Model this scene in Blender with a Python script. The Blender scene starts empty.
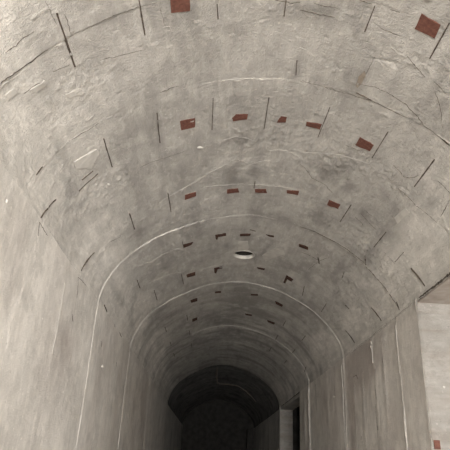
import bpy, bmesh, math, random
import numpy as np
from mathutils import Vector, Matrix

# ------------------------------------------------------------------ measured places (metres)
F_PX = 518.4952; PITCH = 0.429229; YAW = 0.005946; ROLL = 0.052211
X_LEFT = -1.04130; X_RIGHT = 1.55870; SPRING = 2.84543; RISE = 0.90824; POWER = 1.75214; EYE = 1.62
JOINTS = dict(first=2.48, pale=4.41, second=6.39, third=8.75, end=12.74)
BACK_Y, END_Y, FAR_Y = -5.0, 12.74, 21.0
CX, HALF = (X_LEFT + X_RIGHT) / 2, (X_RIGHT - X_LEFT) / 2
# (row, place, outline on the vault as (arc length from the crown, distance down the tunnel))
BRICKS = [
    (0, 'left', [(0.5843, 1.7999), (0.4856, 1.825), (0.4886, 1.916), (0.5862, 1.9021)]),
    (0, 'right', [(-0.6551, 1.7895), (-0.7564, 1.8058), (-0.7624, 1.8916), (-0.6551, 1.8826)]),
    (1, 'far left', [(0.5872, 2.7945), (0.4856, 2.8036), (0.4886, 2.903), (0.5862, 2.8959)]),
    (1, 'left of crown', [(0.234, 2.8721), (0.2089, 2.832), (0.127, 2.8409), (0.1305, 2.8963), (0.2256, 2.9073)]),
    (1, 'right of crown', [(-0.0844, 2.8718), (-0.0953, 2.8473), (-0.1349, 2.8377), (-0.1367, 2.9044), (-0.077, 2.9188)]),
    (1, 'second from right', [(-0.2718, 2.8484), (-0.3731, 2.8387), (-0.3711, 2.8966), (-0.2727, 2.8933)]),
    (1, 'far right', [(-0.6362, 2.8334), (-0.7396, 2.8489), (-0.7346, 2.9254), (-0.6282, 2.9336)]),
    (2, 'far left', [(0.5992, 3.8163), (0.5035, 3.8192), (0.5055, 3.8897), (0.6032, 3.9041)]),
    (2, 'left of crown', [(0.2368, 3.8701), (0.1419, 3.87), (0.1296, 3.9433), (0.234, 3.9427)]),
    (2, 'right of crown', [(-0.004, 3.8906), (-0.0961, 3.8701), (-0.1123, 3.9373), (-0.0088, 3.9441)]),
    (2, 'second from right', [(-0.2708, 3.8172), (-0.3682, 3.78), (-0.3702, 3.8493), (-0.2775, 3.8669)]),
    (2, 'far right', [(-0.6232, 3.7467), (-0.7198, 3.7436), (-0.7208, 3.8168), (-0.6252, 3.8355)]),
    (3, 'far left', [(0.6661, 4.8227), (0.5593, 4.8325), (0.5833, 4.8935), (0.6591, 4.9087)]),
    (3, 'left of crown', [(0.3303, 4.7901), (0.2173, 4.7979), (0.2154, 4.8569), (0.2985, 4.8544), (0.3081, 4.9288), (0.3235, 4.8956)]),
    (3, 'crown', [(0.0729, 4.8425), (-0.039, 4.8323), (-0.033, 4.8852), (0.0696, 4.8993)]),
    (3, 'second from right', [(-0.1887, 4.7869), (-0.2699, 4.7714), (-0.2746, 4.8093), (-0.2238, 4.8194)]),
    (3, 'far right', [(-0.5344, 4.7827), (-0.6272, 4.7618), (-0.6401, 4.8277), (-0.5453, 4.8507)]),
    (4, 'far left', [(0.673, 5.7289), (0.5623, 5.7348), (0.5653, 5.8562), (0.6651, 5.845)]),
    (4, 'left of crown', [(0.3322, 5.7796), (0.2247, 5.7586), (0.235, 5.824), (0.2889, 5.8361), (0.3052, 5.99), (0.3274, 5.942)]),
    (4, 'right of crown', [(-0.1814, 5.7841), (-0.2775, 5.7712), (-0.2708, 5.829), (-0.197, 5.827)]),
    (4, 'far right', [(-0.5364, 5.7643), (-0.6292, 5.7898), (-0.6202, 5.8959), (-0.5653, 5.8752), (-0.5623, 6.0324), (-0.5354, 6.0279)]),
    (5, 'far left', [(0.6611, 6.7853), (0.5613, 6.7856), (0.5643, 6.925), (0.6511, 6.9183)]),
    (5, 'left of crown', [(0.31, 6.7419), (0.2275, 6.7612), (0.2266, 6.8303), (0.3091, 6.8108)]),
    (5, 'right of crown', [(-0.1869, 6.8241), (-0.2803, 6.7719), (-0.286, 6.8365), (-0.1915, 6.8906)]),
    (5, 'far right', [(-0.5274, 6.817), (-0.6481, 6.8283), (-0.6471, 6.9295), (-0.5563, 6.9233)]),
    (6, 'far left', [(0.6651, 7.7986), (0.5843, 7.7909), (0.5872, 7.9389), (0.67, 7.9458)]),
    (6, 'right of crown', [(-0.1696, 7.8593), (-0.2784, 7.8325), (-0.2841, 7.9048), (-0.1896, 7.9327)]),
    (6, 'far right', [(-0.5244, 7.8604), (-0.6541, 7.8197), (-0.6501, 7.9228), (-0.5503, 7.9433)])]
SLOTS = [
    ((1.123, 1.6629), (1.1212, 2.0045), 0.01),
    ((0.7356, 1.775), (0.7327, 1.9946), 0.008),
    ((0.3497, 1.9008), (0.3429, 1.9986), 0.006),
    ((-0.0008, 1.8983), (-0.004, 2.0013), 0.007),
    ((-0.435, 1.836), (-0.4311, 1.999), 0.007),
    ((-0.789, 1.7764), (-0.788, 2.0143), 0.008),
    ((1.0949, 2.6509), (1.0976, 2.9877), 0.008),
    ((0.7307, 2.6398), (0.7406, 2.9653), 0.007),
    ((0.3653, 2.6341), (0.3702, 2.9784), 0.006),
    ((0.0051, 2.6636), (0.0034, 3.0136), 0.006),
    ((-0.3868, 2.6507), (-0.375, 2.9893), 0.006),
    ((-0.7791, 2.6709), (-0.7683, 2.985), 0.008),
    ((-1.1049, 2.6701), (-1.1049, 3.0104), 0.01),
    ((1.083, 3.7082), (1.0839, 4.0177), 0.01),
    ((0.7386, 3.6832), (0.7376, 4.0313), 0.007),
    ((0.0069, 3.7531), (0.0057, 3.8739), 0.006),
    ((-0.7969, 3.6625), (-0.785, 3.9986), 0.008),
    ((-1.1393, 3.7009), (-1.1366, 4.0199), 0.008),
    ((1.5411, 2.7994), (1.7054, 2.7203), 0.013),
    ((1.4807, 3.8051), (1.6675, 3.7357), 0.011),
    ((-1.4682, 3.7864), (-1.644, 3.7225), 0.016),
    ((-1.4793, 4.9093), (-1.6357, 4.8284), 0.013),
    ((-1.4653, 5.9471), (-1.6333, 5.8457), 0.012),
    ((1.2039, 2.9611), (1.37, 2.9686), 0.007),
    ((1.2281, 2.8944), (1.3199, 2.8935), 0.007),
    ((0.7307, 5.6289), (0.7237, 6.0011), 0.008),
    ((0.672, 4.7391), (0.6641, 4.9039), 0.008),
    ((1.0858, 5.6938), (1.0885, 6.0894), 0.009),
    ((1.2273, 5.0596), (1.2299, 5.3229), 0.008),
    ((-1.1067, 6.1867), (-1.0976, 5.8544), 0.008),
    ((-0.7791, 5.8235), (-0.8106, 6.1323), 0.008),
    ((-0.6072, 2.4627), (-0.5065, 2.4486), 0.004),
    ((1.5074, 2.4658), (1.5702, 2.4547), 0.008),
    ((-0.0222, 4.7361), (-0.0794, 4.7578), 0.01),
    ((-0.7643, 4.8901), (-0.8018, 5.0102), 0.012),
    ((-1.5945, 4.322), (-1.6669, 4.3219), 0.01),
    ((1.6746, 4.6461), (1.6925, 4.8223), 0.012),
    ((-1.2674, 5.4463), (-1.3273, 5.4311), 0.006),
    ((-0.1201, 2.3095), (-0.1331, 2.434), 0.005),
    ((-1.3435, 3.7238), (-1.3452, 3.9425), 0.004),
    ((-1.0535, 4.8185), (-1.072, 4.9656), 0.004)]
CRACKS = [
    ('d', 0.01, [(1.4895, 1.7956), (1.4208, 1.812), (1.3532, 1.8224), (1.2901, 1.8242), (1.2169, 1.8232)]),
    ('l', 0.008, [(1.2169, 1.8232), (1.1793, 1.8249), (1.1419, 1.8254)]),
    ('d', 0.006, [(1.4023, 1.6888), (1.346, 1.7009), (1.3084, 1.69), (1.2445, 1.6908)]),
    ('d', 0.004, [(1.4108, 1.9511), (1.3419, 1.9538), (1.2859, 1.9681)]),
    ('d', 0.003, [(1.2342, 1.9553), (1.1846, 1.9655), (1.1419, 1.976)]),
    ('l', 0.01, [(1.496, 1.8078), (1.4208, 1.8379), (1.3484, 1.8393)]),
    ('d', 0.004, [(1.0097, 1.8248), (0.9568, 1.8221), (0.8876, 1.8131), (0.8126, 1.8161), (0.7208, 1.8154)]),
    ('d', 0.003, [(0.989, 2.0477), (0.9079, 2.0654), (0.838, 2.0802), (0.7604, 2.0875)]),
    ('d', 0.005, [(1.3166, 2.4772), (1.2556, 2.4938), (1.158, 2.5007), (1.0876, 2.4942)]),
    ('l', 0.006, [(1.3692, 2.4756), (1.253, 2.4862), (1.1696, 2.4902)]),
    ('l', 0.009, [(0.311, 2.4796), (0.2312, 2.4816), (0.0902, 2.4902), (-0.0616, 2.4839)]),
    ('d', 0.006, [(0.6949, 2.4659), (0.6322, 2.458), (0.5753, 2.4537)]),
    ('d', 0.004, [(-0.1651, 2.4799), (-0.2566, 2.4801), (-0.3614, 2.4781), (-0.3956, 2.4915)]),
    ('d', 0.004, [(-0.3197, 2.4853), (-0.3956, 2.4915), (-0.4747, 2.4828), (-0.5683, 2.4803)]),
    ('d', 0.006, [(-0.4737, 2.4787), (-0.5254, 2.4849), (-0.6082, 2.4666), (-0.6949, 2.4788), (-0.7811, 2.486), (-0.837, 2.4816)]),
    ('d', 0.006, [(-0.5075, 2.3761), (-0.5912, 2.35), (-0.6999, 2.3648), (-0.788, 2.3862), (-0.8886, 2.4308), (-0.9444, 2.4705), (-1.0294, 2.4808), (-1.1267, 2.482)]),
    ('l', 0.012, [(-1.0266, 2.4739), (-1.123, 2.4754)]),
    ('d', 0.016, [(-1.0656, 2.4851), (-1.133, 2.4952)]),
    ('d', 0.006, [(-0.68, 2.0621), (-0.7376, 2.0961), (-0.8126, 2.1412)]),
    ('d', 0.006, [(-0.8634, 2.1379), (-0.8983, 2.1521), (-0.9271, 2.1629)]),
    ('d', 0.004, [(-0.8973, 2.2021), (-0.9558, 2.2658), (-1.0097, 2.3541)]),
    ('l', 0.006, [(-0.5773, 2.035), (-0.6292, 2.0597), (-0.682, 2.0682)]),
    ('d', 0.007, [(-0.0803, 1.9526), (-0.1323, 1.9567), (-0.1751, 1.9612), (-0.2632, 1.9594)]),
    ('d', 0.005, [(-0.1419, 1.8974), (-0.1997, 1.9043), (-0.2651, 1.9008)]),
    ('d', 0.008, [(0.0544, 1.9004), (-0.0236, 1.9151), (-0.0729, 1.9089)]),
    ('d', 0.006, [(-0.3575, 1.8252), (-0.4183, 1.8296)]),
    ('d', 0.005, [(-0.5085, 1.8275), (-0.5583, 1.8259)]),
    ('d', 0.005, [(-0.5015, 1.9512), (-0.5513, 1.957), (-0.6052, 1.9595)]),
    ('d', 0.006, [(-0.9146, 2.9495), (-0.9691, 2.9704), (-1.0182, 2.9949), (-1.0656, 2.9382), (-1.0839, 2.8898)]),
    ('d', 0.004, [(-1.0228, 3.1286), (-1.1167, 3.153), (-1.1837, 3.164), (-1.3117, 3.1438), (-1.3866, 3.1356)]),
    ('l', 0.009, [(-1.3684, 3.1385), (-1.4292, 3.1351), (-1.4807, 3.1281)]),
    ('d', 0.006, [(-1.1969, 2.8094), (-1.2742, 2.8157), (-1.3125, 2.823)]),
    ('d', 0.006, [(-1.3289, 2.865), (-1.3444, 2.952), (-1.3604, 3.0585)]),
    ('l', 0.006, [(-0.286, 3.2304), (-0.4252, 3.1661), (-0.5623, 3.1062), (-0.7059, 3.077), (-0.785, 3.0615)]),
    ('d', 0.003, [(-0.5663, 2.9759), (-0.6391, 2.9746), (-0.7237, 2.9846)]),
    ('l', 0.008, [(0.4657, 3.6191), (0.3996, 3.5522), (0.3429, 3.526), (0.2575, 3.4596), (0.1814, 3.4011)]),
    ('l', 0.006, [(0.1814, 3.4011), (0.1253, 3.437), (0.0664, 3.4998), (0.0076, 3.4533), (-0.0664, 3.4118)]),
    ('l', 0.005, [(0.8185, 3.7917), (0.7257, 3.7447), (0.5942, 3.6986), (0.4657, 3.6191)]),
    ('l', 0.007, [(-0.0529, 3.2874), (-0.1106, 3.2603), (-0.2126, 3.2406), (-0.2956, 3.2879), (-0.3235, 3.3599)]),
    ('l', 0.006, [(0.2966, 3.1336), (0.196, 3.0904), (0.1227, 3.124), (0.0466, 3.1649)]),
    ('d', 0.003, [(0.9137, 3.1597), (0.8351, 3.1552), (0.7218, 3.1681), (0.5703, 3.1616)]),
    ('l', 0.005, [(0.4252, 3.7702), (0.2557, 3.7955), (0.0443, 3.806), (-0.1651, 3.7943), (-0.3731, 3.7594)]),
    ('d', 0.004, [(-0.3091, 3.367), (-0.3565, 3.4158), (-0.4321, 3.5239), (-0.5463, 3.5556), (-0.6322, 3.6344)]),
    ('l', 0.008, [(1.3216, 2.6849), (1.2238, 2.6974), (1.1545, 2.6915)]),
    ('l', 0.008, [(1.699, 2.3836), (1.6266, 2.4365), (1.5615, 2.4577)]),
    ('d', 0.016, [(-0.4806, 4.405), (-0.6082, 4.3886), (-0.7307, 4.3916), (-0.8527, 4.3768), (-1.0135, 4.3738), (-1.1589, 4.362)]),
    ('d', 0.018, [(-1.1855, 4.4007), (-1.3125, 4.4006), (-1.4368, 4.3895), (-1.5507, 4.3752), (-1.6562, 4.3275)]),
    ('d', 0.02, [(-1.1167, 4.2423), (-1.1766, 4.3782)]),
    ('d', 0.004, [(-1.2256, 3.9653), (-1.3051, 3.9611), (-1.3564, 3.9645)]),
    ('d', 0.006, [(-0.5743, 4.957), (-0.684, 4.9405), (-0.8008, 4.9526)]),
    ('d', 0.02, [(-1.4895, 8.8794), (-1.4353, 8.5286)]),
    ('l', 0.006, [(1.1942, 4.7068), (1.0368, 4.8627), (0.8643, 4.8522), (0.7009, 4.8696)]),
    ('l', 0.005, [(0.5015, 5.7522), (0.2034, 5.6811), (0.0279, 5.6727)]),
    ('l', 0.006, [(1.1651, 5.3546), (0.9796, 5.4519), (0.8331, 5.4991), (0.6919, 5.604)]),
    ('l', 0.008, [(1.5958, 5.4145), (1.5153, 5.4476), (1.3191, 5.5887), (1.1793, 5.6525)]),
    ('l', 0.008, [(1.6085, 4.8378), (1.4858, 4.9468)]),
    ('d', 0.004, [(-0.7307, 5.3013), (-0.7831, 4.9784), (-0.8624, 4.7206)]),
    ('d', 0.006, [(1.3265, 3.9038), (1.2299, 3.9655)]),
    ('d', 0.005, [(-0.8896, 3.6993), (-0.9805, 3.7489), (-1.0674, 3.7762)]),
    ('d', 0.004, [(-0.8721, 3.7958), (-0.971, 3.8394)]),
    ('d', 0.004, [(-0.904, 3.6274), (-0.9843, 3.6493)]),
    ('d', 0.003, [(0.6391, 1.855), (0.6232, 1.9743), (0.5982, 1.9958)]),
    ('l', 0.006, [(0.6352, 1.9838), (0.5972, 1.9827), (0.5892, 2.0257)]),
    ('l', 0.009, [(-0.1209, 2.2064), (-0.1696, 2.2267), (-0.2228, 2.2682)]),
    ('d', 0.004, [(-0.5264, 2.139), (-0.5194, 2.2687), (-0.5015, 2.3969)]),
    ('d', 0.003, [(1.1509, 1.5834), (1.1437, 1.6668), (1.1375, 1.7266)]),
    ('d', 0.004, [(1.094, 1.6846), (1.0867, 1.7281), (1.0903, 1.8145)]),
    ('p', 0.006, [(1.3191, 2.6767), (1.2376, 2.6931), (1.1589, 2.7094), (1.1473, 2.7551), (1.2004, 2.8159), (1.2359, 2.8607), (1.2674, 2.7986), (1.3084, 2.772), (1.3265, 2.7252)]),
    ('p', 0.0025, [(0.0827, 5.0395), (-0.0222, 5.0337), (-0.0505, 5.2818), (0.0051, 5.2793), (0.0704, 5.2959)]),
    ('p', 0.0025, [(-1.123, 3.4675), (-1.1419, 3.2719), (-1.1811, 3.2776), (-1.1731, 3.4953)]),
    ('b', 0.0018, [(-0.4886, 2.3944), (-0.4856, 2.3179), (-0.5045, 2.2592), (-0.5184, 2.2857), (-0.5144, 2.3555), (-0.5035, 2.4048)]),
    ('p', 0.003, [(1.2152, 2.1408), (1.1321, 2.1529), (1.1185, 2.195), (1.203, 2.1832)]),
    ('p', 0.0025, [(-0.2025, 5.3639), (-0.2899, 5.1296), (-0.3937, 4.9935), (-0.437, 5.1539), (-0.3283, 5.369), (-0.2661, 5.5434)]),
    ('p', 0.004, [(1.3748, 1.9579), (1.2909, 1.9641), (1.2851, 1.9978), (1.354, 1.9996)]),
    ('p', 0.004, [(1.496, 1.868), (1.4414, 1.8783), (1.433, 1.9144), (1.4981, 1.9081)])]
WALL_CRACKS = [
    ('l', 0.009, [(2.7183, 2.8194), (2.7482, 2.745)]),
    ('l', 0.006, [(2.7183, 2.8194), (2.8017, 2.8128), (2.8892, 2.8059)]),
    ('l', 0.009, [(3.6937, 2.8211), (3.7173, 2.7433), (3.7363, 2.6723)]),
    ('l', 0.007, [(3.6937, 2.8211), (3.8201, 2.8319), (3.9595, 2.8368)]),
    ('l', 0.014, [(3.6789, 2.5365), (3.7396, 2.4933)]),
    ('l', 0.016, [(4.7498, 2.5695), (4.7862, 2.5227)]),
    ('l', 0.014, [(5.6148, 2.5309), (5.6525, 2.4854)]),
    ('l', 0.02, [(5.2835, 2.8565), (5.3048, 2.8305)]),
    ('l', 0.02, [(5.5588, 2.837), (5.7139, 2.8174)]),
    ('l', 0.015, [(6.9313, 2.8866), (7.3426, 2.9099)]),
    ('r', 0.014, [(4.8778, 2.5861), (4.8915, 2.5334)]),
    ('r', 0.012, [(6.0018, 2.5669), (5.8687, 2.5692), (5.7953, 2.5159)]),
    ('r', 0.008, [(5.1571, 2.3699), (5.1589, 2.2319)]),
    ('r', 0.004, [(5.1182, 2.1379), (5.1779, 1.9656)]),
    ('r', 0.014, [(5.7654, 1.9381), (5.7743, 1.9)]),
    ('r', 0.014, [(5.1138, 1.9107), (5.1225, 1.8769)]),
    ('r', 0.008, [(6.8827, 2.8336), (6.9076, 2.6977)]),
    ('r', 0.008, [(6.921, 2.6241), (6.8949, 2.4479)])]
STAINS = [
    (-0.08, 1.953, 0.13, 0.06, 0.9),
    (-0.234, 1.947, 0.06, 0.05, 0.8),
    (-0.409, 2.343, 0.03, 0.1, 0.5),
    (-0.13, 2.374, 0.025, 0.12, 0.7),
    (-0.139, 2.15, 0.02, 0.1, 0.5),
    (0.164, 3.145, 0.2, 0.07, 0.6),
    (0.178, 3.645, 0.1, 0.15, 0.7),
    (-0.49, 3.292, 0.09, 0.12, 0.9),
    (-0.686, 3.44, 0.06, 0.1, 0.6),
    (1.41, 3.09, 0.2, 0.25, 0.6),
    (1.394, 2.905, 0.1, 0.1, 0.7),
    (1.054, 4.164, 0.1, 0.15, 0.6),
    (0.186, 5.134, 0.05, 0.08, 0.8),
    (-0.234, 5.344, 0.05, 0.12, 0.9),
    (-0.324, 5.134, 0.04, 0.08, 0.6),
    (-0.044, 6.741, 0.13, 0.25, 1.2),
    (-0.056, 7.214, 0.12, 0.4, 1.0),
    (-0.732, 3.397, 0.06, 0.08, 0.5),
    (-0.975, 3.291, 0.08, 0.1, 0.5),
    (-0.931, 3.684, 0.1, 0.1, 0.6),
    (-0.517, 3.42, 0.05, 0.1, 0.7),
    (1.319, 6.975, 0.3, 0.3, 0.4),
    (-0.187, 4.388, 0.25, 0.1, 0.6),
    (-1.26, 3.047, 0.05, 0.1, 0.5),
    (-0.232, 7.633, 0.4, 0.3, 0.6),
    (0.54, 8.062, 0.4, 0.4, 0.6)]
CABLE = [
    (0.0638, 13.0, 3.7262),
    (0.0708, 13.0, 3.5954),
    (0.0785, 13.0, 3.454),
    (0.0908, 13.0, 3.3608),
    (0.2055, 13.0, 3.3433),
    (0.3994, 13.0, 3.3415),
    (0.5941, 13.0, 3.3165),
    (0.791, 13.0, 3.2105),
    (0.9391, 13.0, 3.0798),
    (1.0377, 13.0, 2.9706)]
FLAKES_V = [
    (0.4578, 3.163, (0.022, 0.012, 0.008), 'bright white plaster flake on the crown just past the nearest brick row', 1),
    (1.1634, 3.1448, (0.012, 0.012, 0.006), 'tiny pale plaster flake on the left haunch of the vault', 2)]
FLAKES_W = [
    (-1.0293, 2.226, 2.7019, (0.005, 0.007, 0.014), 'pale drop-shaped plaster flake high on the near left wall', 3),
    (-1.0293, 4.9137, 2.3703, (0.008, 0.02, 0.018), 'small white plaster chip on the left wall before the second arch', 4),
    (1.5467, 6.8975, 2.4537, (0.008, 0.025, 0.015), 'tiny white chip on the right wall past the second arch', 5),
    (1.6928, 3.915, 2.2011, (0.01, 0.006, 0.01), 'tiny white chip on the pale jamb of the near right opening', 6)]

C = bpy.context.scene.collection
random.seed(4)

# ------------------------------------------------------------------ noise on arrays
def _hash(ix, iy, seed):
    n = (ix.astype(np.int64) * 374761393 + iy.astype(np.int64) * 668265263 + seed * 974634541) & 0xFFFFFFFF
    n = ((n ^ (n >> 13)) * 1274126177) & 0xFFFFFFFF
    return ((n ^ (n >> 16)) & 0xFFFF) / 65535.0
def vnoise(x, y, seed=0):
    ix, iy = np.floor(x), np.floor(y)
    fx, fy = x - ix, y - iy
    fx = fx * fx * (3 - 2 * fx); fy = fy * fy * (3 - 2 * fy)
    a, b = _hash(ix, iy, seed), _hash(ix + 1, iy, seed)
    c, d = _hash(ix, iy + 1, seed), _hash(ix + 1, iy + 1, seed)
    return (a + (b - a) * fx) * (1 - fy) + (c + (d - c) * fx) * fy - 0.5
def fnoise(x, y, seed=0, octaves=4):
    t, amp = 0, 1.0
    for k in range(octaves):
        t = t + amp * vnoise(x * 2 ** k + 17.3 * k, y * 2 ** k + 9.1 * k, seed + k); amp *= 0.5
    return t
def sstep(x, e0, e1):
    t = np.clip((x - e0) / (e1 - e0), 0, 1); return t * t * (3 - 2 * t)

# ------------------------------------------------------------------ vault profile by arc length
_th = np.linspace(0, np.pi, 6001)
_px = CX + HALF * np.sign(np.cos(_th)) * np.abs(np.cos(_th)) ** (2 / POWER)
_pz = SPRING + RISE * np.abs(np.sin(_th)) ** (2 / POWER)
_S = np.concatenate([[0], np.cumsum(np.hypot(np.diff(_px), np.diff(_pz)))])
ARC = _S[-1]; _S = _S - ARC / 2
def profile(s):
    x = np.interp(s, _S, _px); z = np.interp(s, _S, _pz)
    e = 0.02
    dx = np.interp(s + e, _S, _px) - np.interp(s - e, _S, _px)
    dz = np.interp(s + e, _S, _pz) - np.interp(s - e, _S, _pz)
    n = np.hypot(dx, dz); dx, dz = dx / n, dz / n
    return x, z, -dz, dx          # inward normal: turn the tangent (right to left) towards the inside
SMOOTH_SPOTS = [(sum(p[0] for p in o) / len(o), sum(p[1] for p in o) / len(o), .085, .085) for _, _, o in BRICKS] + [((p[0] + q[0]) / 2, (p[1] + q[1]) / 2, .03 + abs(p[0] - q[0]) / 2, .03 + abs(p[1] - q[1]) / 2) for p, q, _ in SLOTS[:25]]
def relief(s, y):
    """height of the plaster over the true vault, towards the inside"""
    s, y = np.asarray(s, float), np.asarray(y, float)
    wob = 0.012 * vnoise(s * 5, y * 0 + 1.3, 5) + 0.006 * vnoise(s * 19, y * 0 + 4.3, 6)
    yy = y + wob
    side = np.clip(s / 0.7, -1, 1)
    h = 0.0
    h = h - 0.004 * sstep(yy, 1.817, 1.823) * (0.3 + 0.7 * sstep(s, .5, 1.0))
    h = h + (0.001 - 0.003 * sstep(-s, .2, .5) - .0025 * sstep(s, .5, .9)) * sstep(yy, JOINTS['first'] - .003, JOINTS['first'] + .003)
    brk = 0.25 + 1.5 * np.clip(vnoise(s * 4, y * 0 + 2.2, 58) + .4 * vnoise(s * 17, y * 0 + 3.1, 59) + .4, 0, 1)
    h = h + (0.001 + 0.007 * side) * np.where(side > 0, brk, 1) * sstep(yy, JOINTS['pale'] - .003, JOINTS['pale'] + .003)
    h = h + 0.0045 * brk * sstep(yy, JOINTS['second'] - .004, JOINTS['second'] + .004)
    h = h + 0.004 * brk * sstep(yy, JOINTS['third'] - .005, JOINTS['third'] + .005)
    h = h - 0.004 * sstep(yy, 10.66, 10.68)
    for k in range(2, 12):                                   # thin joint of every poured ring
        h = h + 0.004 * vnoise(s * 3, y * 0 + k, 40 + k) * sstep(yy, k * 0.99 + .02, k * 0.99 + .035)
    # marks of the form boards, lying along the tunnel
    row = np.floor(yy / 0.99)
    sw = s + 0.01 * vnoise(y * 2, s * 0, 9)
    bd = np.floor(sw / 0.115 + 0.37 * row)
    h = h + 0.0022 * (_hash(bd, row, 3) - 0.5)
    h = h + 0.006 * fnoise(s * 1.7, y * 1.4, 11, 3)
    h = h + 0.0016 * fnoise(s * 9, y * 7, 12, 3)
    h = h + 0.0014 * fnoise(s * 45, y * 14, 13, 2)
    # crumbly, badly trowelled bands next to the joints and in scattered patches
    near_joint = np.exp(-((np.mod(yy - .02, .99) - .1) / .13) ** 2)
    rough = sstep(fnoise(s * 1.6 + 7, y * 1.3, 51, 3) + .30 * near_joint, .12, .42)
    for (a, b, ra, rb) in SMOOTH_SPOTS: rough = rough * (1 - .92 * np.exp(-((s - a) / ra) ** 4 - ((y - b) / rb) ** 4))
    crumb = vnoise(s * 38, y * 30, 52) + .6 * vnoise(s * 75, y * 55, 53)
    h = h + 0.009 * rough * np.maximum(crumb, -.15) + .0012 * vnoise(s * 42, y * 34, 54)
    dab = vnoise(s * 26, y * 24, 55)
    h = h + .006 * np.clip(dab - .36, 0, 1) / .14
    gouge = vnoise(s * 15 + 2.2 * y, y * 30 - 8 * s, 56)
    h = h - .005 * np.clip(gouge - .36, 0, 1) / .14
    # ragged second coat: patches that end in a clear edge
    pn = fnoise(s * 2.2 + 3, y * 1.9, 21, 5)
    h = h + 0.0022 * sstep(pn, 0.06, 0.075) - 0.002 * sstep(-pn, 0.2, 0.22)
    return h
def vault_point(s, y, lift=0.0):
    x, z, nx, nz = profile(s)
    h = relief(s, y) + lift
    return x + nx * h, y, z + nz * h
def stain_at(s, y):
    t = 0.0
    for (a, b, ra, rb, k) in STAINS:
        t = t + 1.1 * k * np.exp(-((s - a) / ra) ** 2 - ((y - b) / rb) ** 2)
    t = t * np.clip(0.75 + 1.6 * fnoise(s * 12, y * 9, 31, 4), 0, 1.6)
    streak = np.clip(fnoise(s * 2.2, y * 7, 33, 4) * 1.5, 0, 1)       # dark bands across the deeper rings
    t = t + streak * sstep(y, 5.0, 8.0) * 1.1
    t = t + np.clip(fnoise(s * 8, y * 2.2, 35, 4) - 0.10, 0, 1) * 1.3
    t = t + .22 * sstep(fnoise(s * 2.6, y * 2.2, 36, 6), .05, .10) * sstep(y, 1.5, 3.2)
    t = t + .5 * np.clip(fnoise(s * 13, y * 11, 37, 5) - .2, 0, 1)
    return np.clip(t, 0, 1)

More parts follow.
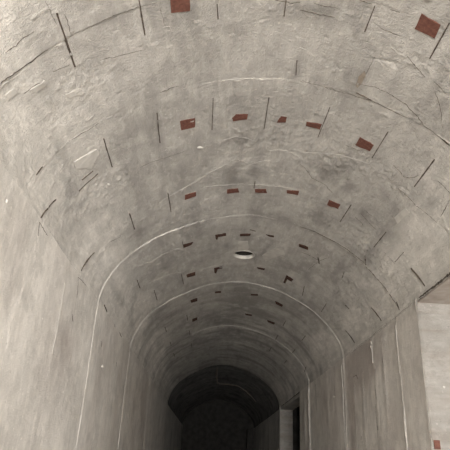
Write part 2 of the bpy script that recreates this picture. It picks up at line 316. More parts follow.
# ------------------------------------------------------------------ materials
def nodes_of(m):
    m.use_nodes = True
    nt = m.node_tree; nt.nodes.clear()
    out = nt.nodes.new('ShaderNodeOutputMaterial'); b = nt.nodes.new('ShaderNodeBsdfPrincipled')
    nt.links.new(b.outputs[0], out.inputs[0])
    return nt, b
def plaster(name, lightc, darkc, stainc, rough=0.95, bump=0.7, streak=0.4):
    m = bpy.data.materials.new(name); nt, b = nodes_of(m); N, Lk = nt.nodes, nt.links
    tc = N.new('ShaderNodeTexCoord')
    def noise(scale, detail, stretch=(1, 1, 1), src='Object', rough_=0.6):
        mp = N.new('ShaderNodeMapping'); mp.inputs['Scale'].default_value = stretch
        Lk.new(tc.outputs[src], mp.inputs[0])
        n = N.new('ShaderNodeTexNoise'); n.inputs['Scale'].default_value = scale
        n.inputs['Detail'].default_value = detail; n.inputs['Roughness'].default_value = rough_
        Lk.new(mp.outputs[0], n.inputs['Vector']); return n
    def ramp(n, p0, p1, c0=(0, 0, 0, 1), c1=(1, 1, 1, 1)):
        r = N.new('ShaderNodeValToRGB'); e = r.color_ramp.elements
        e[0].position, e[1].position = p0, p1; e[0].color, e[1].color = c0, c1
        Lk.new(n.outputs[0], r.inputs[0]); return r
    def mix(fac, a, bcol, f=None):
        x = N.new('ShaderNodeMix'); x.data_type = 'RGBA'
        if f is None: Lk.new(fac.outputs[0], x.inputs[0])
        else:
            mm = N.new('ShaderNodeMath'); mm.operation = 'MULTIPLY'; mm.inputs[1].default_value = f
            Lk.new(fac.outputs[0], mm.inputs[0]); Lk.new(mm.outputs[0], x.inputs[0])
        for sock, v in ((x.inputs[6], a), (x.inputs[7], bcol)):
            if isinstance(v, tuple): sock.default_value = (*v, 1)
            else: Lk.new(v, sock)
        return x.outputs[2]
    col = mix(ramp(noise(1.7, 8), 0.38, 0.66), lightc, darkc)
    col = mix(ramp(noise(2.6, 10, (1, 1, 1), 'Object', .7), 0.52, 0.56), col, tuple(c * .84 for c in darkc), 0.55)
    col = mix(ramp(noise(1.0, 5, (9, .9, 1), 'UV', .6), 0.42, 0.62), col, tuple(c * .82 for c in darkc), streak)
    col = mix(ramp(noise(7, 8, (1, 1, 1)), 0.45, 0.75), col, tuple(c * 0.72 for c in darkc), 0.55)
    col = mix(ramp(noise(9, 8, (2.0, .6, 1), 'UV', .7), 0.5, 0.66), col, tuple(min(1, c * 1.18) for c in lightc), 0.5)   # board streaks
    col = mix(ramp(noise(7, 9, (2.2, .7, 1), 'UV', .72), 0.53, 0.68), col, tuple(c * 0.7 for c in darkc), 0.4)
    col = mix(ramp(noise(30, 6, (1, 1, 1), 'Object', .65), 0.63, 0.70), col, tuple(min(1, c * 1.4) for c in lightc), 0.55)                    # lime specks
    col = mix(ramp(noise(26, 7, (1, 1.2, .8), 'Object', .7), 0.63, 0.71), col, tuple(c * 0.5 for c in darkc), 0.6)               # pits
    at = N.new('ShaderNodeAttribute'); at.attribute_name = 'stain'
    x = N.new('ShaderNodeMix'); x.data_type = 'RGBA'
    mm = N.new('ShaderNodeMath'); mm.operation = 'MULTIPLY'; mm.inputs[1].default_value = 0.7
    Lk.new(at.outputs['Fac'], mm.inputs[0]); Lk.new(mm.outputs[0], x.inputs[0])
    Lk.new(col, x.inputs[6]); x.inputs[7].default_value = (*stainc, 1)
    ca = N.new('ShaderNodeAttribute'); ca.attribute_name = 'pale_gain'
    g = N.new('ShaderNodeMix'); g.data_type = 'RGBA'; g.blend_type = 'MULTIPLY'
    Lk.new(ca.outputs['Fac'], g.inputs[0]); Lk.new(x.outputs[2], g.inputs[6]); g.inputs[7].default_value = (1.48, 1.48, 1.48, 1)  # multiplies the colour, lighter on the walls and the foot of the vault
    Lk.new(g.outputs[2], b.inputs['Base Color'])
    b.inputs['Roughness'].default_value = rough; b.inputs['Specular IOR Level'].default_value = 0.15
    n1, n2 = noise(34, 9, (1, 1, 1), 'Object', .7), noise(120, 6)
    ad = N.new('ShaderNodeMath'); ad.operation = 'ADD'; Lk.new(n1.outputs[0], ad.inputs[0]); Lk.new(n2.outputs[0], ad.inputs[1])
    bp = N.new('ShaderNodeBump'); bp.inputs['Strength'].default_value = bump; bp.inputs['Distance'].default_value = 0.016
    Lk.new(ad.outputs[0], bp.inputs['Height']); Lk.new(bp.outputs[0], b.inputs['Normal'])
    return m
def plain(name, c0, c1, scale=40, rough=0.9):
    m = bpy.data.materials.new(name); nt, b = nodes_of(m); N, Lk = nt.nodes, nt.links
    tc = N.new('ShaderNodeTexCoord'); n = N.new('ShaderNodeTexNoise'); n.inputs['Scale'].default_value = scale; n.inputs['Detail'].default_value = 6
    Lk.new(tc.outputs['Object'], n.inputs['Vector'])
    r = N.new('ShaderNodeValToRGB'); e = r.color_ramp.elements
    e[0].position, e[1].position = 0.35, 0.65; e[0].color, e[1].color = (*c0, 1), (*c1, 1)
    Lk.new(n.outputs[0], r.inputs[0]); Lk.new(r.outputs[0], b.inputs['Base Color'])
    b.inputs['Roughness'].default_value = rough; b.inputs['Specular IOR Level'].default_value = 0.1
    bp = N.new('ShaderNodeBump'); bp.inputs['Strength'].default_value = 0.4; bp.inputs['Distance'].default_value = 0.004
    Lk.new(n.outputs[0], bp.inputs['Height']); Lk.new(bp.outputs[0], b.inputs['Normal'])
    return m
M_VAULT = plaster('vault_plaster', (.47, .447, .412), (.38, .361, .331), (.19, .18, .165))
M_WALL = plaster('wall_plaster', (.485, .461, .426), (.395, .376, .346), (.22, .19, .172), bump=0.5, streak=0.15)
M_JAMB = plaster('board_marked_concrete', (.35, .33, .302), (.285, .268, .243), (.2, .16, .13))
M_DARKPLASTER = plaster('dark_plaster', (.24, .23, .22), (.16, .155, .147), (.05, .05, .05))  # darker plaster for the vault beyond the last arch
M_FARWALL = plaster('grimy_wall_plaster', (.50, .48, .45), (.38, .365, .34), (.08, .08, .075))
M_FLOOR = plaster('dusty_concrete_floor', (.50, .475, .44), (.40, .38, .35), (.06, .05, .04), bump=0.6)
M_BRICK = plain('red_brick', (.105, .047, .036), (.15, .069, .052), 60)
M_SHADEBRICK = plain('shaded_brick', (.05, .028, .021), (.085, .048, .037), 40)  # darker copy of the brick, shade of the deeper rows put into the colour
M_SLOT = plain('rusty_dark_slot', (.06, .048, .038), (.12, .096, .078), 90)
M_CRACK = plain('dirt_filled_crack', (.06, .05, .042), (.14, .12, .10), 70)
M_LIP = plain('pale_lime', (.50, .475, .435), (.40, .38, .35), 30)
M_PATCH = plain('patch_plaster', (.47, .447, .41), (.39, .37, .34), 14)
M_SMEAR = plain('brown_smear', (.20, .165, .13), (.28, .24, .20), 20)
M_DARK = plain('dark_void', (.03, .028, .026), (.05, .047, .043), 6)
M_WIRE = plain('rusty_wire', (.06, .05, .04), (.12, .10, .08), 80, 0.6)
M_LINTEL = plain('brown_lintel', (.30, .26, .225), (.40, .355, .315), 9)

# ------------------------------------------------------------------ builders
def link(name, me, mat, parent=None):
    o = bpy.data.objects.new(name, me); C.objects.link(o)
    if mat is not None: me.materials.append(mat)
    if parent is not None: o.parent = parent
    return o
def grid_mesh(name, P, uv, stain=None, keep=None, pale_gain=None):
    """P: (n, m, 3) points, one sheet of quads"""
    n, m = P.shape[:2]
    idx = np.arange(n * m).reshape(n, m)
    q = np.stack([idx[:-1, :-1], idx[1:, :-1], idx[1:, 1:], idx[:-1, 1:]], -1).reshape(-1, 4)
    if keep is not None: q = q[keep.reshape(-1)]
    me = bpy.data.meshes.new(name)
    me.vertices.add(n * m); me.vertices.foreach_set('co', P.reshape(-1).astype(np.float32))
    me.loops.add(q.size); me.loops.foreach_set('vertex_index', q.reshape(-1).astype(np.int32))
    me.polygons.add(len(q))
    me.polygons.foreach_set('loop_start', (np.arange(len(q)) * 4).astype(np.int32))
    me.polygons.foreach_set('use_smooth', np.ones(len(q), bool))
    u = me.uv_layers.new(name='UVMap')
    u.data.foreach_set('uv', uv.reshape(-1, 2)[q.reshape(-1)].reshape(-1).astype(np.float32))
    a = me.attributes.new('stain', 'FLOAT', 'POINT')
    a.data.foreach_set('value', (np.zeros(n * m) if stain is None else stain.reshape(-1)).astype(np.float32))
    if pale_gain is not None:
        a = me.attributes.new('pale_gain', 'FLOAT', 'POINT'); a.data.foreach_set('value', pale_gain.reshape(-1).astype(np.float32))
    me.update(calc_edges=True); me.validate()
    return me
def structure(o, label=None):
    o['kind'] = 'structure'
    if label: o['label'] = label
    return o
def slab(name, lo, hi, mat, parent=None, bevel=0.004, label=None):
    """a box with worn, slightly rounded arrises"""
    bm = bmesh.new(); bmesh.ops.create_cube(bm, size=1)
    for v in bm.verts:
        v.co = Vector([(lo[i] + hi[i]) / 2 + v.co[i] * (hi[i] - lo[i]) for i in range(3)])
    if bevel: bmesh.ops.bevel(bm, geom=bm.edges[:], offset=bevel, segments=2, affect='EDGES', profile=0.6)
    me = bpy.data.meshes.new(name); bm.to_mesh(me); bm.free()
    o = link(name, me, mat, parent)
    return structure(o, label) if parent is None else o
def y_steps(y0, y1, near=1.2, k=0.0042, coarse=0.05, extra=(1.82, 2.48, 4.41, 6.39, 8.75, 10.67)):
    ys = list(np.arange(y0, min(near, y1), coarse)); y = max(near, y0)
    while y < y1 - 1e-6: ys.append(y); y += max(k * y, 0.006)
    ys.append(y1)
    ys += [c + d for c in extra for d in (-.012, -.006, -.003, 0, .003, .006, .012) if y0 < c + d < y1]
    return np.unique(np.array(ys))
def place_on_vault(pts, lift):
    a = np.array(pts, float); x, y, z = vault_point(a[:, 0], a[:, 1], lift)
    return np.stack([x, y, z], -1)
def prism(name, outline, low, high, mat, parent=None, subdiv=1):
    """a thin block let into the vault: outline (s, y) between two heights above the plaster"""
    if subdiv > 1:
        o2 = []
        for i, p in enumerate(outline):
            q = outline[(i + 1) % len(outline)]
            for k in range(subdiv):
                t = k / subdiv
                o2.append((p[0] + (q[0] - p[0]) * t + random.uniform(-1, 1) * .0015, p[1] + (q[1] - p[1]) * t + random.uniform(-1, 1) * .0025))
        outline = o2
    c = np.mean(np.array(outline), 0)
    hc = float(relief(np.array([c[0]]), np.array([c[1]]))[0])
    a = np.array(outline, float)
    x, z, nx, nz = profile(a[:, 0]); h = relief(a[:, 0], a[:, 1])
    n = len(outline)
    top = np.stack([x + nx * (h + high), a[:, 1], z + nz * (h + high)], -1)
    bot = np.stack([x + nx * (h + low), a[:, 1], z + nz * (h + low)], -1)
    base = top.mean(0) if parent is None else np.zeros(3)
    me = bpy.data.meshes.new(name)
    me.from_pydata([tuple(p - base) for p in list(top) + list(bot)], [],
                   [tuple(range(n)), tuple(range(2 * n - 1, n - 1, -1))] + [(i, i + n, (i + 1) % n + n, (i + 1) % n) for i in range(n)])
    bm = bmesh.new(); bm.from_mesh(me); bmesh.ops.recalc_face_normals(bm, faces=bm.faces[:]); bm.to_mesh(me); bm.free()
    o = link(name, me, mat, parent); o.location = base
    return o
def dense(pts, step):
    out = [pts[0]]
    for p, q in zip(pts[:-1], pts[1:]):
        n = max(1, int(math.hypot(q[0] - p[0], q[1] - p[1]) / step))
        out += [(p[0] + (q[0] - p[0]) * k / n, p[1] + (q[1] - p[1]) * k / n) for k in range(1, n + 1)]
    return out
def ribbon(name, pts, width, high, mat, parent, to3d, wander=1.0, taper=True):
    """a ragged thin ridge or crack that follows a line on a surface: five points across, the middle one highest"""
    pts = dense(pts, 0.012 * max(1, pts[0][1] / 3))
    n = len(pts); rows = []
    for i, p in enumerate(pts):
        a, b = pts[max(0, i - 1)], pts[min(n - 1, i + 1)]
        d = Vector((b[0] - a[0], b[1] - a[1])); d = d.normalized() if d.length else Vector((1, 0))
        nrm = Vector((-d.y, d.x)); t = i / max(1, n - 1)
        w = width * (0.55 + 0.9 * random.random()) * ((0.35 + 0.65 * math.sin(math.pi * min(1, max(0, t))) ** .5) if taper else 1)
        off = random.uniform(-1, 1) * 0.0025 * wander
        rows.append([(p[0] + nrm.x * (off + w * k), p[1] + nrm.y * (off + w * k)) for k in (-.5, -.25, 0, .25, .5)])
    A = np.array(rows); lift = np.array([-.002, high * .8, high, high * .8, -.002])[None, :].repeat(n, 0)
    Pt = to3d(A[..., 0], A[..., 1], lift)
    me = bpy.data.meshes.new(name)
    f = [(i * 5 + k, i * 5 + k + 1, (i + 1) * 5 + k + 1, (i + 1) * 5 + k) for i in range(n - 1) for k in range(4)]
    me.from_pydata([tuple(v) for v in Pt.reshape(-1, 3)], [], f)
    for p in me.polygons: p.use_smooth = True
    return link(name, me, mat, parent)
def vault3d(s, y, lift):
    x, yy, z = vault_point(s, y, lift); return np.stack([x, yy, z], -1)
def tag(o, label, cat, group=None):
    o['label'] = label; o['category'] = cat
    if group: o['group'] = group
    return o

# ------------------------------------------------------------------ the vault
VENT_S, VENT_Y, VENT_R = -0.001, 5.43, 0.115
ys = y_steps(BACK_Y, END_Y)
ss = np.linspace(-ARC / 2, ARC / 2, 741)
Sg, Yg = np.meshgrid(ss, ys, indexing='ij')
X, Y, Z = vault_point(Sg, Yg)
sc_, yc_ = (Sg[:-1, :-1] + Sg[1:, 1:]) / 2, (Yg[:-1, :-1] + Yg[1:, 1:]) / 2
keep = np.hypot(sc_ - VENT_S, yc_ - VENT_Y) > VENT_R + .012
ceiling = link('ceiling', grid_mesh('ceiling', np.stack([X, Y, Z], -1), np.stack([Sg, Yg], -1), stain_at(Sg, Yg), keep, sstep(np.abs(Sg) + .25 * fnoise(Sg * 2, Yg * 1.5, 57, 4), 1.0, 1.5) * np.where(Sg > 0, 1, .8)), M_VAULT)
structure(ceiling, 'pale grey plastered barrel vault of the tunnel')

# deeper, darker part of the tunnel beyond the last arch
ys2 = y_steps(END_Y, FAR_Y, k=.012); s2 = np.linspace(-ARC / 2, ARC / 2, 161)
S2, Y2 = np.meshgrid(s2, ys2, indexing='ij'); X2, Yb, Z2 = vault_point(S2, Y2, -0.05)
deep = link('ceiling', grid_mesh('ceiling', np.stack([X2, Yb, Z2], -1), np.stack([S2, Y2], -1), stain_at(S2, Y2)), M_DARKPLASTER)
structure(deep, 'dark vault at the far end of the tunnel')

# ------------------------------------------------------------------ side walls
def wall_relief(y, z, seed, ridges, patch=1.0):
    h = 0.010 * fnoise(y * 1.1, z * .7, seed, 3) + .0016 * fnoise(y * 9, z * 3.5, seed + 1, 3) + .0008 * fnoise(y * 30, z * 14, seed + 2, 2)
    pn = fnoise(y * 2.0, z * 1.1, seed + 5, 4)
    h = h + patch * (.002 * sstep(pn, .08, .11) - .002 * sstep(-pn, .16, .18))
    yy = y + .010 * vnoise(z * 6, y * 0, seed + 7) + 0.004 * vnoise(z * 30, y * 0, seed + 8)
    for (c, wdt, hgt, z0, z1) in ridges:
        h = h + hgt * np.exp(-((yy - c) / wdt) ** 2) * sstep(z, z0 - .05, z0 + .05) * (1 - sstep(z, z1 - .03, z1 + .03)) * (0.5 + 1.3 * np.clip(vnoise(z * 9, y * 0 + c, seed + 9) + .5, 0, 1))
    return h
def side_wall(name, x, inward, y0, y1, zbot, ztop, seed, ridges, steps, mat, label, near=1.2, k=.005, stains=()):
    ys_ = y_steps(y0, y1, near=near, k=k) if y1 > near else np.arange(y0, y1 + .04, .05).clip(None, y1)
    zs = np.concatenate([np.arange(zbot, 1.5, .06), np.linspace(max(1.5, zbot), ztop, 150)]) if zbot < 1.5 else np.linspace(zbot, ztop, 40)
    Yw, Zw = np.meshgrid(ys_, zs, indexing='ij')
    h = wall_relief(Yw, Zw, seed, ridges)
    for (c, d) in steps: h = h + d * sstep(Yw, c - .004, c + .004)
    top = sstep(Zw, ztop - .10, ztop)                                   # runs into the vault at its foot
    h = h * (1 - top) + relief(np.full_like(Yw, (ARC / 2 - .001) * (1 if inward > 0 else -1)), Yw) * top
    st = np.clip(fnoise(Yw * 2.5, Zw * 1.2, seed + 20, 4) - .05, 0, 1) * .8
    bw = Yw + .03 * vnoise(Zw * 2, Yw * 0, seed + 21)
    st = st + .28 * _hash(np.floor(bw / .31), np.floor(bw * 0), seed + 22) * sstep(Zw, 1.0, 2.0) * (1 if inward < 0 else .25)
    st = st + np.clip(fnoise(Yw * 5, Zw * 2.2, seed + 25, 5) - .12, 0, 1) * .35
    for (a, b, ra, rb, kk) in stains:
        st = st + kk * np.exp(-((Yw - a) / ra) ** 2 - ((Zw - b) / rb) ** 2) * np.clip(.8 + fnoise(Yw * 12, Zw * 12, seed + 23, 3), 0, 1.5)
    Pw = np.stack([x + inward * h, Yw, Zw], -1)
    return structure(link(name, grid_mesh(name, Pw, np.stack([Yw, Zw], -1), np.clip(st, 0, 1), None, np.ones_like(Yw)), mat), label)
L_RIDGES = [(4.41, .008, .003, 0, 2.8), (6.39, .010, .003, 0, 2.8), (3.38, .015, .003, 1.9, 2.75), (8.75, .02, .003, 0, 2.8)]
L_STEPS = [(4.41, .003), (6.39, .003), (8.75, .003)]
wall_left = side_wall('wall_left', X_LEFT, 1, BACK_Y, END_Y, 0, SPRING, 60, L_RIDGES, L_STEPS, M_WALL, 'pale plastered left wall of the tunnel',
                      stains=[(3.6, 2.25, .25, .22, .8), (5.2, 2.5, .4, .4, .3), (8, 2.3, 1.2, .6, .4)])
R_RIDGES = [(4.43, .009, .0055, 0, 2.83), (4.85, .010, .006, 2.0, 2.8), (5.18, .008, .016, 2.58, 2.83), (5.62, .012, .006, 1.4, 2.5), (6.36, .010, .006, 0, 2.8), (6.47, .010, .005, 0, 2.8),
            (7.3, .02, .010, 2.2, 2.75), (8.72, .02, .010, 0, 2.8), (9.1, .02, .015, 0, 2.7)]
R_STEPS = [(4.43, -.006), (5.18, -.004), (6.4, .006), (8.72, .010)]
NEAR_A, NEAR_B, FAR_A, FAR_B = 0.7, 3.92, 9.72, 12.56                  # the two side openings
wall_right = side_wall('wall_right', X_RIGHT, -1, NEAR_B, FAR_A, 0, SPRING, 80, R_RIDGES, R_STEPS, M_WALL, 'grey plastered right wall between the two side openings', near=NEAR_B,
                       stains=[(5.5, 2.66, .5, .2, 2.2), (6.1, 2.3, .22, .5, .9), (4.7, 2.1, .2, .3, .2), (7.5, 2.5, .6, .3, .4)])
side_wall('wall_right', X_RIGHT, -1, BACK_Y, NEAR_A, 0, SPRING, 90, [], [], M_WALL, 'right wall behind the near side opening', near=5)
side_wall('wall_right', X_RIGHT, -1, FAR_B, END_Y, 0, SPRING, 95, [], [], M_WALL, 'narrow pier between far side opening and dark end')
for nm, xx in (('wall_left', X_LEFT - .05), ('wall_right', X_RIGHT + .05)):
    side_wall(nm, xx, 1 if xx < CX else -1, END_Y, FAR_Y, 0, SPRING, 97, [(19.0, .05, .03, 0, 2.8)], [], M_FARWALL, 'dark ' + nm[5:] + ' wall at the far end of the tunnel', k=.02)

# side openings: concrete jambs, lintel soffit, the passage behind
def jamb(name, y, x0, x1, mat, label, seed, face=-1, xs_n=120, recess=()):
    xs = np.linspace(x0, x1, xs_n); zs = np.concatenate([np.arange(0, 1.5, .06), np.linspace(1.5, SPRING + .02, 150)])
    Xj, Zj = np.meshgrid(xs, zs, indexing='ij')
    h = .004 * fnoise(Xj * 2, Zj * 3, seed, 3) + .004 * fnoise(Xj * 3, Zj * 22, seed + 1, 3)
    bd = np.floor((Zj + .01 * vnoise(Xj * 3, Zj * 0, seed + 3)) / .145)
    h = h + .010 * (_hash(bd, bd * 0, seed + 2) - .5)
    h = h - .05 * np.clip(1 - (Xj - x0) / .03, 0, 1) ** 2 * (0.5 + np.clip(vnoise(Xj * 0, Zj * 14, seed + 4), -.4, .5)) * .5     # chipped arris
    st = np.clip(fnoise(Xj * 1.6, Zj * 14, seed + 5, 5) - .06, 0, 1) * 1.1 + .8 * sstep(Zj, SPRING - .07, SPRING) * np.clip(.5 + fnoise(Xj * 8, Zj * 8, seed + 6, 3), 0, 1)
    st = st + .5 * np.exp(-((np.mod(Zj + .01 * vnoise(Xj * 3, Zj * 0, seed + 3), .145) - .01) / .012) ** 2) * np.clip(.3 + 1.5 * vnoise(Xj * 6, Zj * 5, seed + 8), 0, 1)
    Pj = np.stack([Xj, y + face * h, Zj], -1)
    return structure(link(name, grid_mesh(name, Pj, np.stack([Zj, Xj], -1), np.clip(st, 0, 1)), mat), label)
near_jamb = jamb('wall_right', NEAR_B, X_RIGHT - .004, X_RIGHT + 2.2, M_JAMB, 'pale board-marked side wall of the near right opening', 110)
slab('ceiling', (X_RIGHT + .012, NEAR_A - .2, SPRING - .010), (X_RIGHT + 2.4, NEAR_B + .02, SPRING + .004), M_LINTEL, bevel=.002, label='brown soffit over the near right opening')
slab('wall_right', (X_RIGHT + 2.2, NEAR_A - .2, 0), (X_RIGHT + 2.35, NEAR_B + .1, SPRING + .1), M_WALL, label='back wall of the near right opening')
slab('wall_right', (X_RIGHT + .01, NEAR_A - .2, 0), (X_RIGHT + 2.3, NEAR_A, SPRING + .1), M_WALL, label='near side of the near right opening')
far_jamb = jamb('wall_right', FAR_B, X_RIGHT - .004, X_RIGHT + .29, M_JAMB, 'pale jamb of the far right side opening', 130, xs_n=60)
slab('ceiling', (X_RIGHT + .02, FAR_A + .1, SPRING - .06), (X_RIGHT + .29, FAR_B + .02, SPRING + .004), M_WALL, label='soffit of the far right side opening')
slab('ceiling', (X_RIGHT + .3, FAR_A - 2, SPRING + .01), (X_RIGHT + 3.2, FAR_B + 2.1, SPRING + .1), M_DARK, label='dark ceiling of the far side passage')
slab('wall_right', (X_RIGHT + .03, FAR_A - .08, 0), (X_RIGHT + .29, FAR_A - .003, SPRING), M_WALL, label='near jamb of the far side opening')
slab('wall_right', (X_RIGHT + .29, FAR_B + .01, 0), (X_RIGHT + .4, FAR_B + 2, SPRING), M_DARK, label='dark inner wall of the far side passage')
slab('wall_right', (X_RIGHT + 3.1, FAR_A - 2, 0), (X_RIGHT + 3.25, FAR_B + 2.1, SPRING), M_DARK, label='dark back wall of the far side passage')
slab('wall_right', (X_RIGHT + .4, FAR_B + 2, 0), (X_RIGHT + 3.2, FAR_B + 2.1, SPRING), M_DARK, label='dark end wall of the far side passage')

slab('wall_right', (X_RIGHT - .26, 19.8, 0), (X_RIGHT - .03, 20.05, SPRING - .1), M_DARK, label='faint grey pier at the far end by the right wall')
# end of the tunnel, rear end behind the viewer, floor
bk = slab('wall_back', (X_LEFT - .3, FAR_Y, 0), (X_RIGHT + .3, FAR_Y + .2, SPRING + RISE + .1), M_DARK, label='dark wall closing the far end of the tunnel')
slab('wall_front', (X_LEFT - .3, BACK_Y - .2, 0), (X_RIGHT + .3, BACK_Y, SPRING + RISE + .1), M_WALL, label='wall closing the tunnel behind the viewer')
fx = np.linspace(X_LEFT - .15, X_RIGHT + 3.3, 60); fy = np.arange(BACK_Y - .1, FAR_Y + .2, .08)
Xf, Yf = np.meshgrid(fx, fy, indexing='ij')
floor = structure(link('floor', grid_mesh('floor', np.stack([Xf, Yf, -.006 + .010 * fnoise(Xf * 2, Yf * 2, 200, 4)], -1), np.stack([Xf, Yf], -1)), M_FLOOR), 'dusty pale floor of the tunnel')

# ------------------------------------------------------------------ slots and cracks of the vault (parts of the ceiling)
def slot(p, q, w):
    d = Vector((q[0] - p[0], q[1] - p[1])); L = d.length; d.normalize(); n = Vector((-d.y, d.x))
    k = max(3, int(L / .03)); a, b = [], []
    for i in range(k + 1):
        t = i / k; c = Vector(p) + d * L * t; ww = w * (.5 + .35 * random.random())
        a.append(tuple(c + n * ww * .5)); b.append(tuple(c - n * ww * .5))
    prism('slot', a + b[::-1], -.02, .0035, M_SLOT, ceiling)
for p, q, w in SLOTS: slot(p, q, w * 1.2)
for row in (7, 8, 9):                                                     # the same slots in the deeper rings
    for s in (1.1, .74, -.78, -1.13):
        y = row * .985 + .7
        slot((s, y - .16), (s, y + .16), .012)
for k, w, pts in CRACKS:
    if k == 'd': ribbon('crack', pts, w, .0012, M_CRACK, ceiling, vault3d)
    elif k == 'l': ribbon('plaster_lip', pts, w * .7, .002, M_LIP, ceiling, vault3d, wander=1.5)
    elif k == 'p': prism('plaster_patch', pts, -.02, w, M_PATCH, ceiling, subdiv=4)
    else: prism('rust_smear', pts, -.02, w, M_SMEAR, ceiling, subdiv=4)
def wall3d(x, inward, seed, ridges, steps):
    def f(y, z, lift):
        h = wall_relief(y, z, seed, ridges)
        for (c, d) in steps: h = h + d * sstep(y, c - .004, c + .004)
        top = sstep(z, SPRING - .10, SPRING)
        h = h * (1 - top) + relief(np.full_like(y, (ARC / 2 - .001) * (1 if inward > 0 else -1)), y) * top
        return np.stack([x + inward * (h + lift), y, z], -1)
    return f
for side, w, pts in WALL_CRACKS:
    if side == 'l': ribbon('crack', pts, w, .0015, M_CRACK, wall_left, wall3d(X_LEFT, 1, 60, L_RIDGES, L_STEPS))
    else: ribbon('crack', pts, w, .0015, M_CRACK, wall_right, wall3d(X_RIGHT, -1, 80, R_RIDGES, R_STEPS))

ribbon('crack', [(-ARC / 2 + .012, y) for y in np.arange(2.6, 3.88, .02)], .022, .005, M_CRACK, ceiling, vault3d)
ribbon('crack', [(-ARC / 2 + .012, y) for y in np.arange(4.0, 6.3, .02)], .004, .001, M_CRACK, ceiling, vault3d, wander=2)
RW = wall3d(X_RIGHT, -1, 80, R_RIDGES, R_STEPS); LW = wall3d(X_LEFT, 1, 60, L_RIDGES, L_STEPS)
def wall_line(kind, y, z0, z1, w, high, par, fn, slant=0.0):
    pts = [(y + slant * (z - z0) + .006 * math.sin(z * 7 + y), z) for z in np.arange(z0, z1, .02)]
    ribbon('crack' if kind == 'd' else 'plaster_lip', pts, w, high, M_CRACK if kind == 'd' else M_LIP, par, fn, wander=1.5)
for kind, y, z0, z1, w, high in (('l', 4.43, 1.5, 2.83, .010, .003), ('l', 5.18, 2.58, 2.82, .016, .005), ('d', 5.205, 2.57, 2.80, .006, .002), ('d', 4.87, 2.35, 2.55, .006, .002), ('d', 5.2, 1.9, 2.2, .006, .002),
        ('l', 6.36, 1.5, 2.82, .012, .003), ('d', 6.42, 2.0, 2.8, .012, .002), ('l', 6.47, 1.5, 2.80, .010, .003), ('l', 7.0, 2.3, 2.8, .010, .002), ('l', 8.72, 1.6, 2.82, .020, .004), ('d', 8.2, 2.4, 2.8, .02, .002), ('l', 5.95, 1.6, 2.5, .008, .002)):
    wall_line(kind, y, z0, z1, w, high, wall_right, RW)
for kind, y, z0, z1, w, high in (('l', 4.41, 1.9, 2.80, .010, .0012), ('l', 6.39, 2.0, 2.82, .022, .0015), ('l', 3.38, 2.2, 2.7, .006, .002)):
    wall_line(kind, y, z0, z1, w, high, wall_left, LW)
# lips of lime along the joints between the vault rings
def arch_trim(name, y, w, high, s0, s1, label, mat=None):
    pts = [(s, y + .012 * float(vnoise(np.array([s * 5.]), np.array([y]), 71)[0])) for s in np.linspace(s0, s1, 90)]
    o = ribbon(name, pts, w, high, mat or M_LIP, None, vault3d, wander=2.0)
    return structure(o, label)
arch_trim('trim_1', JOINTS['pale'] - .004, .012, .0015, -.25, 1.62, 'thin pale lip along the first arch joint')
arch_trim('trim_2', JOINTS['second'] - .004, .014, .003, -1.68, 1.66, 'thin pale lip along the second arch joint')
arch_trim('trim_3', JOINTS['third'] - .004, .018, .004, -1.65, .7, 'faint lip along the third arch joint')
arch_trim('trim_4', 10.0, .018, .003, -1.5, .2, 'faint lip along the arch joint before the dark end', M_VAULT)

# ------------------------------------------------------------------ bricks showing through the plaster
ROWS = {0: 'at the very top edge', 1: 'in nearest full row of five', 2: 'in second full row of five',
        3: 'in row before the vent', 4: 'in row past the vent', 5: 'in row past second arch joint', 6: 'in faint deepest row'}
for row, where, outline in BRICKS:
    shape = 'brick with L-shaped painted shade' if len(outline) == 6 else 'small red-brown brick face'  # six-point outlines take the recess shadow into the brick's shape
    o = prism('exposed_brick', outline, -.03, .0035, M_BRICK if row < 3 else M_SHADEBRICK, None, subdiv=3 if row < 3 else 1)
    tag(o, shape + ' ' + ROWS[row] + ', ' + where, 'brick', 'red bricks showing through the vault plaster')
# one more brick low on the near right jamb
o = slab('exposed_brick', (X_RIGHT + .012, NEAR_B - .014, 1.775), (X_RIGHT + .055, NEAR_B + .03, 1.835), M_BRICK)
del o['kind']
tag(o, 'chipped brown brick low on the pale jamb of the near right opening', 'brick', 'red bricks showing through the vault plaster')

# ------------------------------------------------------------------ round vent in the crown
vx, vy, vz = [float(v[0]) for v in vault_point(np.array([VENT_S]), np.array([VENT_Y]))]
vent = bpy.data.objects.new('ceiling_vent', None); C.objects.link(vent); vent.location = (vx, vy, vz)
tag(vent, 'round dark vent hole with pale rim in the crown of the vault', 'vent')
def ring(name, prof, mat, parent, seg=48, close=False):
    me = bpy.data.meshes.new(name); v, f = [], []
    for r, z in prof:
        for k in range(seg):
            a = 2 * math.pi * k / seg; v.append((r * math.cos(a), r * math.sin(a), z))
    for j in range(len(prof) - 1):
        for k in range(seg): f.append((j * seg + k, j * seg + (k + 1) % seg, (j + 1) * seg + (k + 1) % seg, (j + 1) * seg + k))
    if close: f.append(tuple((len(prof) - 1) * seg + k for k in range(seg)))
    me.from_pydata(v, [], f)
    for p in me.polygons: p.use_smooth = True
    return link(name, me, mat, parent)
ring('rim', [(VENT_R + .03, .02), (VENT_R + .026, -.003), (VENT_R + .008, -.006), (VENT_R, -.004), (VENT_R - .003, .035)], M_LIP, vent)
ring('shaft', [(VENT_R - .003, .035), (VENT_R - .003, .5)], M_DARK, vent)  # coloured near black to stand for the shade up inside the hole
ring('shaft_cap', [(VENT_R, .5), (.001, .5)], M_DARK, vent)

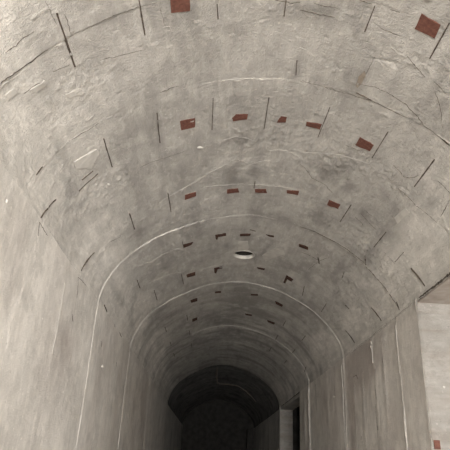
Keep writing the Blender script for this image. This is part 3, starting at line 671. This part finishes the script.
# ------------------------------------------------------------------ small things: wire loop, flakes, cable
def tube(name, pts, r, mat, seg=8):
    base = Vector(pts[0]); P = [Vector(p) - base for p in pts]; v, f = [], []
    for i, p in enumerate(P):
        d = (P[min(i + 1, len(P) - 1)] - P[max(i - 1, 0)]).normalized()
        a = d.cross(Vector((0, 1, 0))).normalized(); b = d.cross(a)
        for k in range(seg):
            t = 2 * math.pi * k / seg; v.append(tuple(p + (a * math.cos(t) + b * math.sin(t)) * r))
    for i in range(len(P) - 1):
        for k in range(seg): f.append((i * seg + k, i * seg + (k + 1) % seg, (i + 1) * seg + (k + 1) % seg, (i + 1) * seg + k))
    f += [tuple(range(seg - 1, -1, -1)), tuple(range((len(P) - 1) * seg, len(P) * seg))]
    me = bpy.data.meshes.new(name); me.from_pydata(v, [], f)
    for p in me.polygons: p.use_smooth = True
    o = link(name, me, mat); o.location = base; return o
tag(tube('cable', CABLE, .010, M_WIRE), 'thin pale cable hanging from the dark arch at the far end', 'cable')
def flake(pos, size, label, seed):
    """a curled chip of plaster with an irregular edge"""
    rnd = random.Random(seed); bm = bmesh.new()
    bmesh.ops.create_icosphere(bm, subdivisions=2, radius=1)
    for v in bm.verts:
        k = 0.75 + .5 * rnd.random(); v.co = Vector((v.co.x * size[0] * k, v.co.y * size[1] * k, v.co.z * size[2] * (0.6 + .4 * rnd.random())))
    me = bpy.data.meshes.new('plaster_flake'); bm.to_mesh(me); bm.free()
    o = link('plaster_flake', me, M_FLAKE); o.location = pos
    return tag(o, label, 'plaster flake')
M_FLAKE = plain('white_plaster_chip', (.60, .57, .53), (.50, .475, .44), 60)
for (s, y, size, label, seed) in FLAKES_V:
    p = [float(v[0]) for v in vault_point(np.array([s]), np.array([y]), .004)]
    flake(p, size, label, seed)
for (x, y, z, size, label, seed) in FLAKES_W: flake((x, y, z), size, label, seed)

# ------------------------------------------------------------------ light: the lit entrance behind the viewer, plus an added side fill
def area(name, loc, target, size, energy, color):
    l = bpy.data.lights.new(name, 'AREA'); l.shape = 'RECTANGLE'; l.size, l.size_y = size; l.energy = energy; l.color = color
    o = bpy.data.objects.new(name, l); C.objects.link(o); o.location = loc
    o.rotation_euler = (Vector(target) - Vector(loc)).to_track_quat('-Z', 'Y').to_euler(); return o
area('entrance_light', (CX, BACK_Y + .05, 1.5), (CX, 10, 1.5), (2.2, 2.6), 800, (1.0, .985, .965))
area('side_fill_light', (X_RIGHT + 2.15, 2.2, 1.6), (X_LEFT, 2.2, 1.6), (2.4, 2.2), 58, (1.0, .97, .95))  # fill added in the unseen side room to brighten the left wall
w = bpy.data.worlds.new('world'); bpy.context.scene.world = w; w.use_nodes = True
w.node_tree.nodes['Background'].inputs[0].default_value = (.9, .95, 1, 1); w.node_tree.nodes['Background'].inputs[1].default_value = 0.0

# ------------------------------------------------------------------ camera
cam = bpy.data.cameras.new('camera'); cam.sensor_width = 36; cam.sensor_fit = 'HORIZONTAL'; cam.lens = F_PX / 450 * 36; cam.clip_start = .02
co = bpy.data.objects.new('camera', cam); C.objects.link(co)
f = Vector((math.sin(YAW) * math.cos(PITCH), math.cos(YAW) * math.cos(PITCH), math.sin(PITCH)))
r0 = Vector((math.cos(YAW), -math.sin(YAW), 0)); u0 = r0.cross(f)
r1 = math.cos(ROLL) * r0 + math.sin(ROLL) * u0; u1 = -math.sin(ROLL) * r0 + math.cos(ROLL) * u0
M = Matrix((r1, u1, -f)).transposed().to_4x4(); M.translation = (0, 0, EYE)
co.matrix_world = M
sc = bpy.context.scene; sc.camera = co
sc.view_settings.view_transform = 'Standard'; sc.view_settings.look = 'None'; sc.view_settings.gamma = 1.0; sc.view_settings.use_curve_mapping = False
sc.view_settings.exposure = 0.2
sc.cycles.max_bounces = 10; sc.cycles.diffuse_bounces = 8
